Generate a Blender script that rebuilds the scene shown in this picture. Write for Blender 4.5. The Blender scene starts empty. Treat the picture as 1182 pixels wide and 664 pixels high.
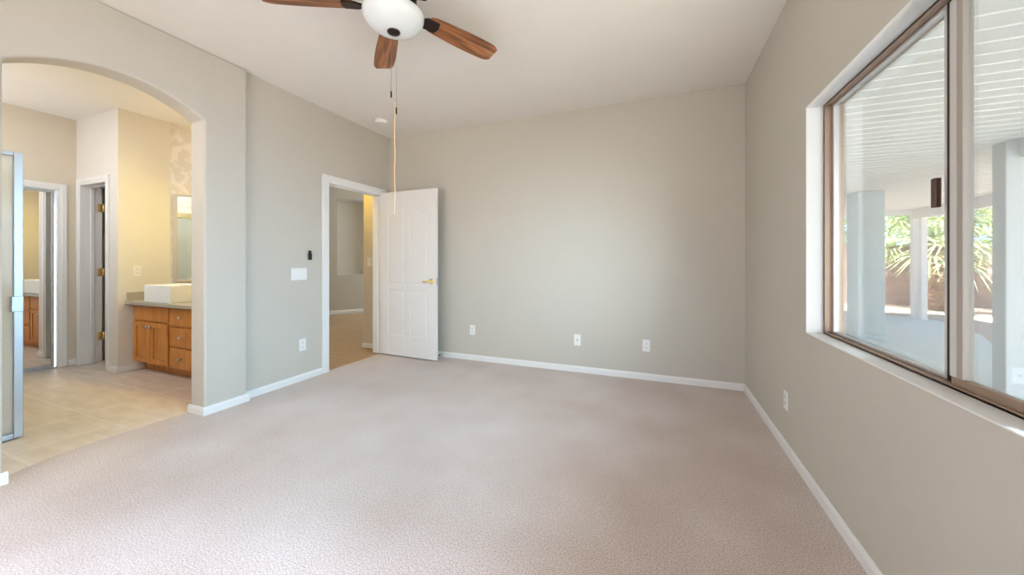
import bpy, bmesh, math, random
from mathutils import Vector, Matrix
random.seed(7)
C = bpy.context.scene.collection
sc = bpy.context.scene

# ---------------------------------------------------------------- camera
YAW = math.radians(21.7)
CAMH = 1.159
cam = bpy.data.cameras.new('camera')
cam.sensor_width = 36.0
cam.lens = 36.0 * 417.0 / 1182.0
cam.shift_y = -(332.0 - 301.5) / 1182.0
cam.clip_start = 0.02
co = bpy.data.objects.new('camera', cam)
co.location = (0, 0, CAMH)
co.rotation_euler = (math.pi / 2, 0, YAW)
C.objects.link(co)
sc.camera = co

# ---------------------------------------------------------------- colour management / world / lights
sc.view_settings.view_transform = 'Standard'
sc.view_settings.look = 'None'
sc.view_settings.gamma = 1.0
sc.view_settings.use_curve_mapping = False
sc.view_settings.exposure = 0.0
sc.cycles.max_bounces = 10
sc.cycles.diffuse_bounces = 6
sc.cycles.glossy_bounces = 6
sc.cycles.transparent_max_bounces = 24
sc.cycles.transmission_bounces = 8
sc.cycles.sample_clamp_indirect = 6.0
sc.cycles.caustics_reflective = False
sc.cycles.caustics_refractive = False

w = bpy.data.worlds.new('sky')
sc.world = w
w.use_nodes = True
nt = w.node_tree
bg = nt.nodes['Background']
sky = nt.nodes.new('ShaderNodeTexSky')
sky.sky_type = 'HOSEK_WILKIE'
sky.turbidity = 3.0
sky.ground_albedo = 0.5
sky.sun_direction = Vector((-0.35, -0.35, 0.87)).normalized()
nt.links.new(sky.outputs['Color'], bg.inputs['Color'])
bg.inputs['Strength'].default_value = 10.0


def lamp(name, kind, loc, rot, power, col, size=None, size_y=None, spread=None, angle=None, radius=None):
    l = bpy.data.lights.new(name, kind)
    l.energy = power
    l.color = col
    if kind == 'AREA':
        l.shape = 'RECTANGLE'
        l.size = size
        l.size_y = size_y
        if spread:
            l.spread = spread
    if kind == 'SUN':
        l.angle = angle
    if radius is not None and kind == 'POINT':
        l.shadow_soft_size = radius
    o = bpy.data.objects.new(name, l)
    o.location = loc
    o.rotation_euler = rot
    C.objects.link(o)
    return o


R = math.radians
d = -Vector((-0.35, -0.35, 0.87)).normalized()
lamp('sun', 'SUN', (0, 0, 8), d.to_track_quat('-Z', 'Y').to_euler(), 32, (1.0, 0.95, 0.87), angle=R(0.6))
# daylight entering by the window on the right and by the glass door behind the camera
lamp('window_daylight', 'AREA', (0.58, 1.48, 1.38), (0, R(108), 0), 17, (0.98, 0.97, 0.86), 1.12, 1.7, spread=R(165))
lamp('window_skylight', 'AREA', (0.52, 1.48, 1.38), (0, R(74), 0), 17, (0.30, 0.68, 1.0), 1.12, 1.7, spread=R(75))
lamp('window_skylight_far', 'AREA', (0.44, 1.63, 1.38), (0, R(74), R(-48)), 8, (0.52, 0.80, 1.0), 1.12, 1.0, spread=R(75))
lamp('window_skylight_near', 'AREA', (0.44, 1.33, 1.38), (0, R(74), R(48)), 118, (0.64, 0.75, 1.0), 1.12, 1.0, spread=R(75))
lamp('glass_door_daylight', 'AREA', (-1.35, -1.95, 1.15), (R(98), 0, 0), 36, (1.0, 0.93, 0.84), 2.6, 2.1)
lamp('patio_fill', 'AREA', (4.0, -2.5, 1.3), (R(72), 0, 0), 330, (0.86, 0.97, 1.0), 2.8, 2.2, spread=R(105))  # unseen area lamp added to brighten the patio in place of open sky


# ---------------------------------------------------------------- materials
def M(name, col, rough=0.6, metal=0.0, spec=0.5, var=None, scale=6.0, detail=4.0, bump=0.0, bscale=200.0, stretch=None):
    m = bpy.data.materials.new(name)
    m.use_nodes = True
    n = m.node_tree
    b = n.nodes['Principled BSDF']
    b.inputs['Roughness'].default_value = rough
    b.inputs['Metallic'].default_value = metal
    b.inputs['Specular IOR Level'].default_value = spec
    tc = n.nodes.new('ShaderNodeTexCoord')
    mp = n.nodes.new('ShaderNodeMapping')
    n.links.new(tc.outputs['Object'], mp.inputs['Vector'])
    if stretch:
        mp.inputs['Scale'].default_value = stretch
    if var is None:
        var = tuple(c * 0.985 for c in col)
    no = n.nodes.new('ShaderNodeTexNoise')
    no.inputs['Scale'].default_value = scale
    no.inputs['Detail'].default_value = detail
    n.links.new(mp.outputs['Vector'], no.inputs['Vector'])
    cr = n.nodes.new('ShaderNodeValToRGB')
    cr.color_ramp.elements[0].position = 0.35
    cr.color_ramp.elements[1].position = 0.65
    cr.color_ramp.elements[0].color = (*col, 1)
    cr.color_ramp.elements[1].color = (*var, 1)
    n.links.new(no.outputs['Fac'], cr.inputs['Fac'])
    n.links.new(cr.outputs['Color'], b.inputs['Base Color'])
    if bump > 0:
        n2 = n.nodes.new('ShaderNodeTexNoise')
        n2.inputs['Scale'].default_value = bscale
        n2.inputs['Detail'].default_value = 3
        n.links.new(mp.outputs['Vector'], n2.inputs['Vector'])
        bp = n.nodes.new('ShaderNodeBump')
        bp.inputs['Strength'].default_value = bump
        bp.inputs['Distance'].default_value = 0.004
        n.links.new(n2.outputs['Fac'], bp.inputs['Height'])
        n.links.new(bp.outputs['Normal'], b.inputs['Normal'])
    return m


def glassmat(name, tint, refl=0.08, haze=0.0, hc=(0.92, 0.86, 0.76), hd=(0.88, 0.80, 0.68)):
    """thin clear pane: mostly see-through, a little mirror"""
    m = bpy.data.materials.new(name)
    m.use_nodes = True
    n = m.node_tree
    n.nodes.clear()
    out = n.nodes.new('ShaderNodeOutputMaterial')
    tr = n.nodes.new('ShaderNodeBsdfTransparent')
    tr.inputs['Color'].default_value = (*tint, 1)
    gl = n.nodes.new('ShaderNodeBsdfGlossy')
    gl.inputs['Roughness'].default_value = 0.02
    fr = n.nodes.new('ShaderNodeFresnel')
    fr.inputs['IOR'].default_value = 1.45
    mu = n.nodes.new('ShaderNodeMath')
    mu.operation = 'MULTIPLY'
    mu.inputs[1].default_value = refl / 0.08
    n.links.new(fr.outputs[0], mu.inputs[0])
    mx = n.nodes.new('ShaderNodeMixShader')
    n.links.new(mu.outputs[0], mx.inputs[0])
    n.links.new(tr.outputs[0], mx.inputs[1])
    n.links.new(gl.outputs[0], mx.inputs[2])
    last = mx
    if haze > 0:
        # ribbed obscure glass: fine vertical reeds
        df = n.nodes.new('ShaderNodeBsdfTranslucent')
        df.inputs['Color'].default_value = (*hc, 1)
        d2 = n.nodes.new('ShaderNodeBsdfDiffuse')
        d2.inputs['Color'].default_value = (*hd, 1)
        a = n.nodes.new('ShaderNodeMixShader')
        a.inputs[0].default_value = 0.6
        n.links.new(df.outputs[0], a.inputs[1])
        n.links.new(d2.outputs[0], a.inputs[2])
        tc = n.nodes.new('ShaderNodeTexCoord')
        wv = n.nodes.new('ShaderNodeTexWave')
        wv.bands_direction = 'DIAGONAL'
        wv.inputs['Scale'].default_value = 55
        mp = n.nodes.new('ShaderNodeMapping')
        mp.inputs['Scale'].default_value = (1, 1, 0.001)
        n.links.new(tc.outputs['Object'], mp.inputs['Vector'])
        n.links.new(mp.outputs['Vector'], wv.inputs['Vector'])
        mr = n.nodes.new('ShaderNodeMapRange')
        mr.inputs['To Min'].default_value = haze - 0.02
        mr.inputs['To Max'].default_value = haze + 0.02
        n.links.new(wv.outputs['Fac'], mr.inputs['Value'])
        b = n.nodes.new('ShaderNodeMixShader')
        n.links.new(mr.outputs[0], b.inputs[0])
        n.links.new(mx.outputs[0], b.inputs[1])
        n.links.new(a.outputs[0], b.inputs[2])
        last = b
    n.links.new(last.outputs[0], out.inputs['Surface'])
    return m


def gridmat(name, tile, c1, c2, grout, size, mortar=0.006, rough=0.4, offset=0.0, height=None, bump=0.2, axes='XY', streak=True):
    m = bpy.data.materials.new(name)
    m.use_nodes = True
    n = m.node_tree
    b = n.nodes['Principled BSDF']
    b.inputs['Roughness'].default_value = rough
    tc = n.nodes.new('ShaderNodeTexCoord')
    mp = n.nodes.new('ShaderNodeMapping')
    n.links.new(tc.outputs['Object'], mp.inputs['Vector'])
    if axes == 'XZ':
        mp.inputs['Rotation'].default_value = (R(90), 0, 0)
    if axes == 'YZ':
        mp.inputs['Rotation'].default_value = (R(90), R(90), 0)
    br = n.nodes.new('ShaderNodeTexBrick')
    br.offset = offset
    br.inputs['Scale'].default_value = 1.0
    br.inputs['Brick Width'].default_value = size
    br.inputs['Row Height'].default_value = height or size
    br.inputs['Mortar Size'].default_value = mortar
    br.inputs['Mortar Smooth'].default_value = 0.3
    br.inputs['Color1'].default_value = (*c1, 1)
    br.inputs['Color2'].default_value = (*c2, 1)
    br.inputs['Mortar'].default_value = (*grout, 1)
    n.links.new(mp.outputs['Vector'], br.inputs['Vector'])
    no = n.nodes.new('ShaderNodeTexNoise')
    no.inputs['Scale'].default_value = 3.0
    no.inputs['Detail'].default_value = 6
    m2 = n.nodes.new('ShaderNodeMapping')
    m2.inputs['Scale'].default_value = (1.5, 5, 3) if streak else (1, 1, 1)
    n.links.new(tc.outputs['Object'], m2.inputs['Vector'])
    n.links.new(m2.outputs['Vector'], no.inputs['Vector'])
    mx = n.nodes.new('ShaderNodeMix')
    mx.data_type = 'RGBA'
    mx.blend_type = 'MULTIPLY'
    mx.inputs[0].default_value = 1.0
    cr = n.nodes.new('ShaderNodeValToRGB')
    cr.color_ramp.elements[0].position = 0.3
    cr.color_ramp.elements[1].position = 0.7
    cr.color_ramp.elements[0].color = (0.82, 0.80, 0.76, 1)
    cr.color_ramp.elements[1].color = (1, 1, 1, 1)
    n.links.new(no.outputs['Fac'], cr.inputs['Fac'])
    n.links.new(br.outputs['Color'], mx.inputs[6])
    n.links.new(cr.outputs['Color'], mx.inputs[7])
    n.links.new(mx.outputs[2], b.inputs['Base Color'])
    bp = n.nodes.new('ShaderNodeBump')
    bp.invert = True
    bp.inputs['Strength'].default_value = bump
    bp.inputs['Distance'].default_value = 0.003
    n.links.new(br.outputs['Fac'], bp.inputs['Height'])
    n.links.new(bp.outputs['Normal'], b.inputs['Normal'])
    return m


def carpetmat():
    m = M('carpet_pile', (0.60, 0.475, 0.425), rough=1.0, spec=0.1)
    n = m.node_tree
    b = n.nodes['Principled BSDF']
    tc = n.nodes.new('ShaderNodeTexCoord')
    big = n.nodes.new('ShaderNodeTexNoise')
    big.inputs['Scale'].default_value = 1.6
    big.inputs['Detail'].default_value = 5
    fine = n.nodes.new('ShaderNodeTexNoise')
    fine.inputs['Scale'].default_value = 170
    fine.inputs['Detail'].default_value = 3
    for t in (big, fine):
        n.links.new(tc.outputs['Object'], t.inputs['Vector'])
    c1 = n.nodes.new('ShaderNodeValToRGB')
    c1.color_ramp.elements[0].position = 0.35
    c1.color_ramp.elements[1].position = 0.7
    c1.color_ramp.elements[0].color = (0.585, 0.485, 0.435, 1)
    c1.color_ramp.elements[1].color = (0.69, 0.61, 0.58, 1)
    c2 = n.nodes.new('ShaderNodeValToRGB')
    c2.color_ramp.elements[0].position = 0.32
    c2.color_ramp.elements[1].position = 0.62
    c2.color_ramp.elements[0].color = (0.64, 0.59, 0.56, 1)
    c2.color_ramp.elements[1].color = (1.16, 1.16, 1.16, 1)
    n.links.new(big.outputs['Fac'], c1.inputs['Fac'])
    n.links.new(fine.outputs['Fac'], c2.inputs['Fac'])
    mx = n.nodes.new('ShaderNodeMix')
    mx.data_type = 'RGBA'
    mx.blend_type = 'MULTIPLY'
    mx.inputs[0].default_value = 1.0
    n.links.new(c1.outputs['Color'], mx.inputs[6])
    n.links.new(c2.outputs['Color'], mx.inputs[7])
    # two oval furniture dents left in the pile
    last = mx.outputs[2]
    for (dx, dy) in ((-0.303, 1.565), (-1.823, 1.55)):
        ds_ = n.nodes.new('ShaderNodeVectorMath')
        ds_.operation = 'DISTANCE'
        ds_.inputs[1].default_value = (dx, dy, 0)
        n.links.new(tc.outputs['Object'], ds_.inputs[0])
        mr = n.nodes.new('ShaderNodeMapRange')
        mr.inputs['From Min'].default_value = 0.030
        mr.inputs['From Max'].default_value = 0.050
        mr.inputs['To Min'].default_value = 1.0
        mr.inputs['To Max'].default_value = 0.0
        n.links.new(ds_.outputs['Value'], mr.inputs['Value'])
        m3 = n.nodes.new('ShaderNodeMix')
        m3.data_type = 'RGBA'
        n.links.new(mr.outputs[0], m3.inputs[0])
        n.links.new(last, m3.inputs[6])
        m3.inputs[7].default_value = (0.585, 0.50, 0.455, 1)
        last = m3.outputs[2]
    n.links.new(last, b.inputs['Base Color'])
    bp = n.nodes.new('ShaderNodeBump')
    bp.inputs['Strength'].default_value = 0.8
    bp.inputs['Distance'].default_value = 0.006
    n.links.new(fine.outputs['Fac'], bp.inputs['Height'])
    n.links.new(bp.outputs['Normal'], b.inputs['Normal'])
    b.inputs['Sheen Weight'].default_value = 0.25
    return m


def woodmat(name, c1, c2, c3, stretch=(1.2, 14, 14), scale=3.0, rough=0.35):
    m = bpy.data.materials.new(name)
    m.use_nodes = True
    n = m.node_tree
    b = n.nodes['Principled BSDF']
    b.inputs['Roughness'].default_value = rough
    tc = n.nodes.new('ShaderNodeTexCoord')
    mp = n.nodes.new('ShaderNodeMapping')
    mp.inputs['Scale'].default_value = stretch
    n.links.new(tc.outputs['Object'], mp.inputs['Vector'])
    no = n.nodes.new('ShaderNodeTexNoise')
    no.inputs['Scale'].default_value = scale
    no.inputs['Detail'].default_value = 6
    no.inputs['Distortion'].default_value = 0.8
    n.links.new(mp.outputs['Vector'], no.inputs['Vector'])
    cr = n.nodes.new('ShaderNodeValToRGB')
    e = cr.color_ramp.elements
    e[0].position = 0.3
    e[0].color = (*c1, 1)
    e[1].position = 0.72
    e[1].color = (*c3, 1)
    k = e.new(0.5)
    k.color = (*c2, 1)
    n.links.new(no.outputs['Fac'], cr.inputs['Fac'])
    n.links.new(cr.outputs['Color'], b.inputs['Base Color'])
    return m


def mottlemat():  # distorted noise mottles the wall between two creams
    m = bpy.data.materials.new('mottled_cream_wall')
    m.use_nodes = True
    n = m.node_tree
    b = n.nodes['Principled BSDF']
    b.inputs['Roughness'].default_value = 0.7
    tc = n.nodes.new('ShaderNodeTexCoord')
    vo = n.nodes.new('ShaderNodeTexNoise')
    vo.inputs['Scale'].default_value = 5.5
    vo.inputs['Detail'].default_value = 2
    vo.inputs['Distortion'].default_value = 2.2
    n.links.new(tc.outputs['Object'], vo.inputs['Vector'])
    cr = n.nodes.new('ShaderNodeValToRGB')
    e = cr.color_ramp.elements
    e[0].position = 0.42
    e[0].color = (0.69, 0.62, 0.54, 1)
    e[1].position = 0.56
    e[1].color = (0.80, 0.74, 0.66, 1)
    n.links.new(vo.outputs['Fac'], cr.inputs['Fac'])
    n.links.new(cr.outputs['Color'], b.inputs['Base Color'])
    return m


paint = M('greige_wall_paint', (0.545, 0.510, 0.450), 0.85, bump=0.12, bscale=90, var=(0.54, 0.505, 0.445))
paint_bath = M('warm_wall_paint', (0.66, 0.59, 0.48), 0.85, bump=0.12, bscale=90)
paint_pale = M('pale_wall_paint', (0.72, 0.68, 0.63), 0.85, bump=0.12, bscale=90)
ceil_m = M('ceiling_paint', (0.80, 0.77, 0.73), 0.9, bump=0.25, bscale=60)
white = M('white_trim_paint', (0.80, 0.79, 0.78), 0.4)
whitedoor = M('white_door_paint', (0.80, 0.78, 0.76), 0.45)
plastic = M('white_plastic', (0.82, 0.81, 0.79), 0.35)
black = M('black_plastic', (0.012, 0.012, 0.014), 0.4)
slot = M('dark_socket_slot', (0.05, 0.05, 0.05), 0.6)
brass = M('polished_brass', (0.86, 0.64, 0.25), 0.34, 0.85)
chrome = M('brushed_chrome', (0.52, 0.54, 0.56), 0.42, 1.0)
steel = M('satin_steel', (0.60, 0.60, 0.60), 0.35, 1.0)
bronze = M('dark_bronze', (0.030, 0.017, 0.013), 0.35, 0.6)
tan = M('bronze_window_aluminium', (0.34, 0.235, 0.17), 0.4, 0.3)
tan_l = M('light_window_aluminium', (0.66, 0.64, 0.62), 0.35, 0.3)
latch_m = M('brown_latch_plastic', (0.07, 0.032, 0.02), 0.4)
carpet = carpetmat()
tile = gridmat('tan_floor_tile', 0, (0.80, 0.70, 0.62), (0.84, 0.745, 0.665), (0.90, 0.83, 0.76), 0.45, 0.009)
halltile = gridmat('hall_floor_tile', 0, (0.50, 0.34, 0.19), (0.55, 0.38, 0.22), (0.46, 0.33, 0.21), 0.45, 0.006)
oak = woodmat('honey_oak', (0.44, 0.155, 0.025), (0.58, 0.23, 0.045), (0.64, 0.29, 0.07), (10, 10, 1.2), 3.0)
blade_m = woodmat('rustic_blade_wood', (0.060, 0.022, 0.010), (0.34, 0.125, 0.040), (0.42, 0.24, 0.125), (0.9, 11, 10), 2.2, 0.4)
cord_m = M('natural_cord', (0.80, 0.55, 0.28), 0.7)
counter_m = M('taupe_solid_surface', (0.42, 0.375, 0.32), 0.3, var=(0.38, 0.34, 0.29), scale=120)
ceramic = M('white_ceramic', (0.88, 0.88, 0.88), 0.12)
cream = M('cream_shower_tile', (0.80, 0.72, 0.60), 0.3)
mottle_m = mottlemat()
glass = glassmat('clear_window_glass', (0.97, 0.985, 0.99), 0.05)
shglass = glassmat('ribbed_shower_glass', (0.92, 0.94, 0.92), 0.05, haze=0.55, hc=(0.94, 0.88, 0.80), hd=(0.92, 0.85, 0.76))
sideglass = glassmat('clear_shower_glass', (0.90, 0.96, 0.98), 0.08, haze=0.40, hc=(0.86, 0.92, 0.95), hd=(0.84, 0.90, 0.93))
stucco = M('patio_stucco', (0.64, 0.72, 0.73), 0.95, var=(0.52, 0.60, 0.62), scale=45, detail=6, bump=0.6, bscale=60)
stucco_w = M('white_stucco', (0.80, 0.78, 0.75), 0.9, bump=0.3, bscale=60)
stucco_g = M('pale_grey_stucco', (0.52, 0.53, 0.54), 0.9, bump=0.3, bscale=60)
alum_w = M('white_aluminium_pan', (0.86, 0.84, 0.80), 0.5)
concrete = M('patio_concrete', (0.76, 0.86, 0.88), 0.5, var=(0.72, 0.83, 0.86), scale=3, detail=8)
gravel = M('desert_gravel', (0.74, 0.63, 0.54), 1.0, var=(0.60, 0.49, 0.41), scale=40, detail=6)
block = gridmat('block_wall', 0, (0.40, 0.29, 0.265), (0.44, 0.325, 0.30), (0.33, 0.25, 0.23), 0.4, 0.012, 0.95, 0.5, 0.2, 0.4, 'XZ', False)
blockY = gridmat('block_wall_side', 0, (0.40, 0.29, 0.265), (0.44, 0.325, 0.30), (0.33, 0.25, 0.23), 0.4, 0.012, 0.95, 0.5, 0.2, 0.4, 'YZ', False)
palm_leaf = M('palm_leaf', (0.34, 0.46, 0.22), 0.6, var=(0.54, 0.58, 0.32), scale=2)
palm_dry = M('palm_leaf_dry', (0.50, 0.38, 0.19), 0.7)
palm_bark = M('palm_bark', (0.34, 0.21, 0.13), 0.95, var=(0.17, 0.10, 0.06), scale=14, bump=0.8, bscale=20)
leaf_m = M('tree_leaf', (0.24, 0.36, 0.14), 0.6, var=(0.40, 0.50, 0.24), scale=4)
bark = M('tree_bark', (0.20, 0.15, 0.11), 0.9, var=(0.13, 0.09, 0.07))
fanglass = M('frosted_white_glass', (0.76, 0.80, 0.83), 0.25)
shade_m = M('lamp_shade_glass', (0.9, 0.85, 0.7), 0.3)
mirror_m = M('mirror_silver', (0.90, 0.91, 0.90), 0.01, 1.0)
for nd in list(mirror_m.node_tree.nodes):
    if nd.type == 'TEX_NOISE':
        nd.inputs['Scale'].default_value = 0.1

# ---------------------------------------------------------------- mesh helpers
ORG = {}


class MB:
    def __init__(s):
        s.v = []
        s.f = []
        s.sm = []

    def add(s, vs, fs, T=None, smooth=False):
        o = len(s.v)
        for p in vs:
            p = Vector(p)
            s.v.append(T @ p if T else p)
        for f in fs:
            s.f.append(tuple(i + o for i in f))
            s.sm.append(smooth)
        return s

    def box(s, x0, x1, y0, y1, z0, z1, T=None):
        vs = [(x0, y0, z0), (x1, y0, z0), (x1, y1, z0), (x0, y1, z0), (x0, y0, z1), (x1, y0, z1), (x1, y1, z1), (x0, y1, z1)]
        fs = [(0, 3, 2, 1), (4, 5, 6, 7), (0, 1, 5, 4), (1, 2, 6, 5), (2, 3, 7, 6), (3, 0, 4, 7)]
        return s.add(vs, fs, T)

    def lathe(s, prof, T=None, n=32, cap=True, smooth=True):
        vs, fs = [], []
        for r, z in prof:
            for k in range(n):
                a = 2 * math.pi * k / n
                vs.append((r * math.cos(a), r * math.sin(a), z))
        for i in range(len(prof) - 1):
            for k in range(n):
                k2 = (k + 1) % n
                fs.append((i * n + k, i * n + k2, (i + 1) * n + k2, (i + 1) * n + k))
        s.add(vs, fs, T, smooth)
        if cap:
            m = len(prof) - 1
            o = len(s.v) - len(vs)
            s.f.append(tuple(o + k for k in reversed(range(n))))
            s.f.append(tuple(o + m * n + k for k in range(n)))
            s.sm += [False, False]
        return s

    def tube(s, pts, r, n=10, T=None, smooth=True):
        pts = [Vector(p) for p in pts]
        vs, fs = [], []
        rr = r if isinstance(r, (list, tuple)) else [r] * len(pts)
        up = None
        for i, p in enumerate(pts):
            t = (pts[min(i + 1, len(pts) - 1)] - pts[max(i - 1, 0)]).normalized()
            if up is None:
                up = t.orthogonal().normalized()
            up = (up - t * up.dot(t)).normalized()
            b = t.cross(up)
            for k in range(n):
                a = 2 * math.pi * k / n
                vs.append(p + (up * math.cos(a) + b * math.sin(a)) * rr[i])
        for i in range(len(pts) - 1):
            for k in range(n):
                k2 = (k + 1) % n
                fs.append((i * n + k, i * n + k2, (i + 1) * n + k2, (i + 1) * n + k))
        s.add(vs, fs, T, smooth)
        o = len(s.v) - len(vs)
        s.f.append(tuple(o + k for k in reversed(range(n))))
        s.f.append(tuple(o + (len(pts) - 1) * n + k for k in range(n)))
        s.sm += [False, False]
        return s

    def prism(s, poly, a0, a1, axis='X', T=None):
        """poly of 2-D points extruded between a0 and a1 along axis"""
        n = len(poly)
        def P(u, v, a):
            return {'X': (a, u, v), 'Y': (u, a, v), 'Z': (u, v, a)}[axis]
        vs = [P(u, v, a0) for u, v in poly] + [P(u, v, a1) for u, v in poly]
        fs = [tuple(range(n)), tuple(range(2 * n - 1, n - 1, -1))]
        fs += [(i, n + i, n + (i + 1) % n, (i + 1) % n) for i in range(n)]
        return s.add(vs, fs, T)

    def build(s, name, mat, parent=None, bevel=0.0, seg=2, local=False):
        me = bpy.data.meshes.new(name)
        off = ORG.get(parent.name, Vector()) if (parent is not None and not local) else Vector()
        me.from_pydata([p - off for p in s.v], [], s.f)
        me.materials.append(mat)
        me.polygons.foreach_set('use_smooth', s.sm)
        me.update()
        bm = bmesh.new()
        bm.from_mesh(me)
        bmesh.ops.recalc_face_normals(bm, faces=bm.faces)
        bm.to_mesh(me)
        bm.free()
        o = bpy.data.objects.new(name, me)
        C.objects.link(o)
        if parent is not None:
            o.parent = parent
            ORG[o.name] = off
        if bevel > 0:
            md = o.modifiers.new('soft_edge', 'BEVEL')
            md.width = bevel
            md.segments = seg
            md.limit_method = 'ANGLE'
            md.angle_limit = R(40)
        return o


def tag(o, label, cat, group=None, kind=None):
    o['label'] = label
    o['category'] = cat
    if group:
        o['group'] = group
    if kind:
        o['kind'] = kind
    return o


def root(name, loc, label, cat, group=None, kind=None, rz=0.0):
    o = bpy.data.objects.new(name, None)
    o.empty_display_size = 0.1
    o.location = loc
    o.rotation_euler = (0, 0, rz)
    C.objects.link(o)
    ORG[o.name] = Vector(loc)
    return tag(o, label, cat, group, kind)


def copy_tree(o, parent=None):
    c = o.copy()
    C.objects.link(c)
    c.parent = parent
    for ch in list(o.children):
        copy_tree(ch, c)
    return c


def S(name, mb, mat, label, cat, bevel=0.0, seg=2):
    return tag(mb.build(name, mat, None, bevel, seg), label, cat, None, 'structure')


# ---------------------------------------------------------------- room dimensions
XL, XR, YB, YN = -3.197, 0.741, 3.767, -2.2      # left door wall, right wall, back wall, near wall
XA, XT = -3.147, -3.32                           # arch wall face, bathroom-side face
H = 2.743
YJ = 1.969
A0, A1, ASP, AAP = 0.765, 1.666, 2.212, 2.352    # arch jambs, spring and apex heights
D0, D1, DH = 2.803, 3.612, 1.99                  # bedroom doorway
XC = -6.06                                       # closet wall
YW, XY = 1.965, -5.17                            # white wall, yellow wall
YM = 2.40

# floors -------------------------------------------------------
def carpet_edge():
    pts = []
    for i in range(25):
        t = i / 24
        y = A0 + (A1 - A0) * t
        x = -3.225 - 0.105 * (min(1, t * 3.0)) ** 0.7 - 0.012 * math.sin(t * 3.1)
        pts.append((x, y))
    return pts


poly = [(XR + .05, YN), (XR + .05, YB + .05), (XL, YB + .05), (XL - .005, D1), (XL - .02, D0), (XL, D0), (XL, A1)] + list(reversed(carpet_edge())) + [(XL, A0), (XL, YN)]
S('floor', MB().prism(poly, -0.06, 0.0, 'Z'), carpet, 'dusty pink beige carpet covering the empty bedroom floor', 'carpet')
S('floor_bathroom', MB().box(-6.3, XL + 0.0, 0.0, 3.0, -0.10, -0.006), tile, 'tan tile floor of the bathroom seen through the arched opening', 'tile floor')
S('floor_hall', MB().box(-9.5, XL - .003, 2.75, 8.5, -0.12, -0.005), halltile, 'brown tile floor of the hall beyond the open white door', 'tile floor')

# ceiling ------------------------------------------------------
S('ceiling', MB().box(XL - .4, XR + .2, YN - .2, YB + .2, H, H + .12), ceil_m, 'flat pale beige bedroom ceiling holding the ceiling fan', 'ceiling')
S('ceiling_bathroom', MB().box(-6.3, XL - .4, -0.1, 3.4, H, H + .12), ceil_m, 'warm lit bathroom ceiling seen under the arch', 'ceiling')
S('ceiling_hall', MB().box(-9.5, XL - .13, 2.79, 8.5, 3.1, 3.2), ceil_m, 'ceiling of the hall beyond the bedroom doorway', 'ceiling')

# walls --------------------------------------------------------
S('wall_back', MB().box(XL - .12, XR + .16, YB, YB + .12, -.06, H), paint, 'long greige back wall of the bedroom with three plates low down', 'wall')

W0, W1, WZ0, WZ1 = 0.60, 2.358, 0.777, 1.974
mb = MB()
mb.box(XR, XR + .16, YN - .1, W0, -.2, H)
mb.box(XR, XR + .16, W1, YB + .12, -.2, H)
mb.box(XR, XR + .16, W0, W1, -.2, WZ0)
mb.box(XR, XR + .16, W0, W1, WZ1, H)
S('wall_right', mb, paint, 'greige right wall around the large sliding window', 'wall')

# arch wall (one outline, extruded, rounded drywall corners)
hw, rise = (A1 - A0) / 2, AAP - ASP
rad = (hw * hw + rise * rise) / (2 * rise)
yc, zc = (A0 + A1) / 2, AAP - rad
arc = []
a_max = math.asin(hw / rad)
for i in range(41):
    a = a_max - 2 * a_max * i / 40
    arc.append((yc + rad * math.sin(a), zc + rad * math.cos(a)))
outline = [(YN, 0.0), (YN, H), (YJ, H), (YJ, 0.0), (A1, 0.0)] + arc + [(A0, 0.0)]
outline = [(y, z - (0.0 if z > 0 else 0.0)) for y, z in outline]
S('wall_left_arch', MB().prism(outline, XT, XA, 'X'), paint, 'greige left wall pierced by the wide arched bathroom opening', 'wall', bevel=0.014, seg=3)
mb = MB()
mb.box(XT, XL, YJ, D0, -.06, H)
mb.box(XT, XL, D1, YB, -.06, H)
mb.box(XT, XL, D0, D1, DH, H)
S('wall_left', mb, paint, 'greige left wall stretch around the bedroom doorway', 'wall')

mb = MB()
mb.box(XL - .12, -2.7, YN - .12, YN, -.06, H)
mb.box(-.1, XR + .16, YN - .12, YN, -.06, H)
mb.box(-2.7, -.1, YN - .12, YN, 2.2, H)
S('wall_near', mb, paint, 'greige wall behind the camera with the glass door opening', 'wall')

# bathroom walls
mb = MB()
mb.box(XC - .12, XC, -.1, 0.25, -.06, H)
mb.box(XC - .12, XC, 1.836, YW + .12, -.06, H)
mb.box(XC - .12, XC, 0.25, 1.836, 1.955, H)
S('wall_closet', mb, paint_bath, 'beige bathroom wall above the mirrored closet doors', 'wall')
mb = MB()
TD0, TD1 = -5.955, -5.385
mb.box(XC, TD0, YW, YW + .16, -.06, H)
mb.prism([(TD1, YW), (XY, YW), (XY, YM + .07), (XY - .10, YM + .07), (XY - .10, YW + .16), (TD1, YW + .16)], -.06, H, 'Z')
mb.box(TD0, TD1, YW, YW + .16, 2.01, H)
S('wall_toilet_room', mb, paint_pale, 'pale bathroom wall around the narrow ajar white door', 'wall')
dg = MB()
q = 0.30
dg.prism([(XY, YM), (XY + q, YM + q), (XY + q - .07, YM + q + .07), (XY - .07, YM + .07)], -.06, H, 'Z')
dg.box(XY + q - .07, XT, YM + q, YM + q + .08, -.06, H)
S('wall_vanity_back', dg, mottle_m, 'cream mottled wall above the vanity mirror', 'wall')
S('wall_shower', MB().box(XC, XT, 0.0, 0.10, -.06, H), mottle_m, 'mottled wall behind the shower', 'wall')
S('wall_shower_end', MB().box(-5.02, -4.92, 0.10, 1.02, -.06, 2.2), cream, 'cream tiled end wall of the shower', 'wall')
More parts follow.
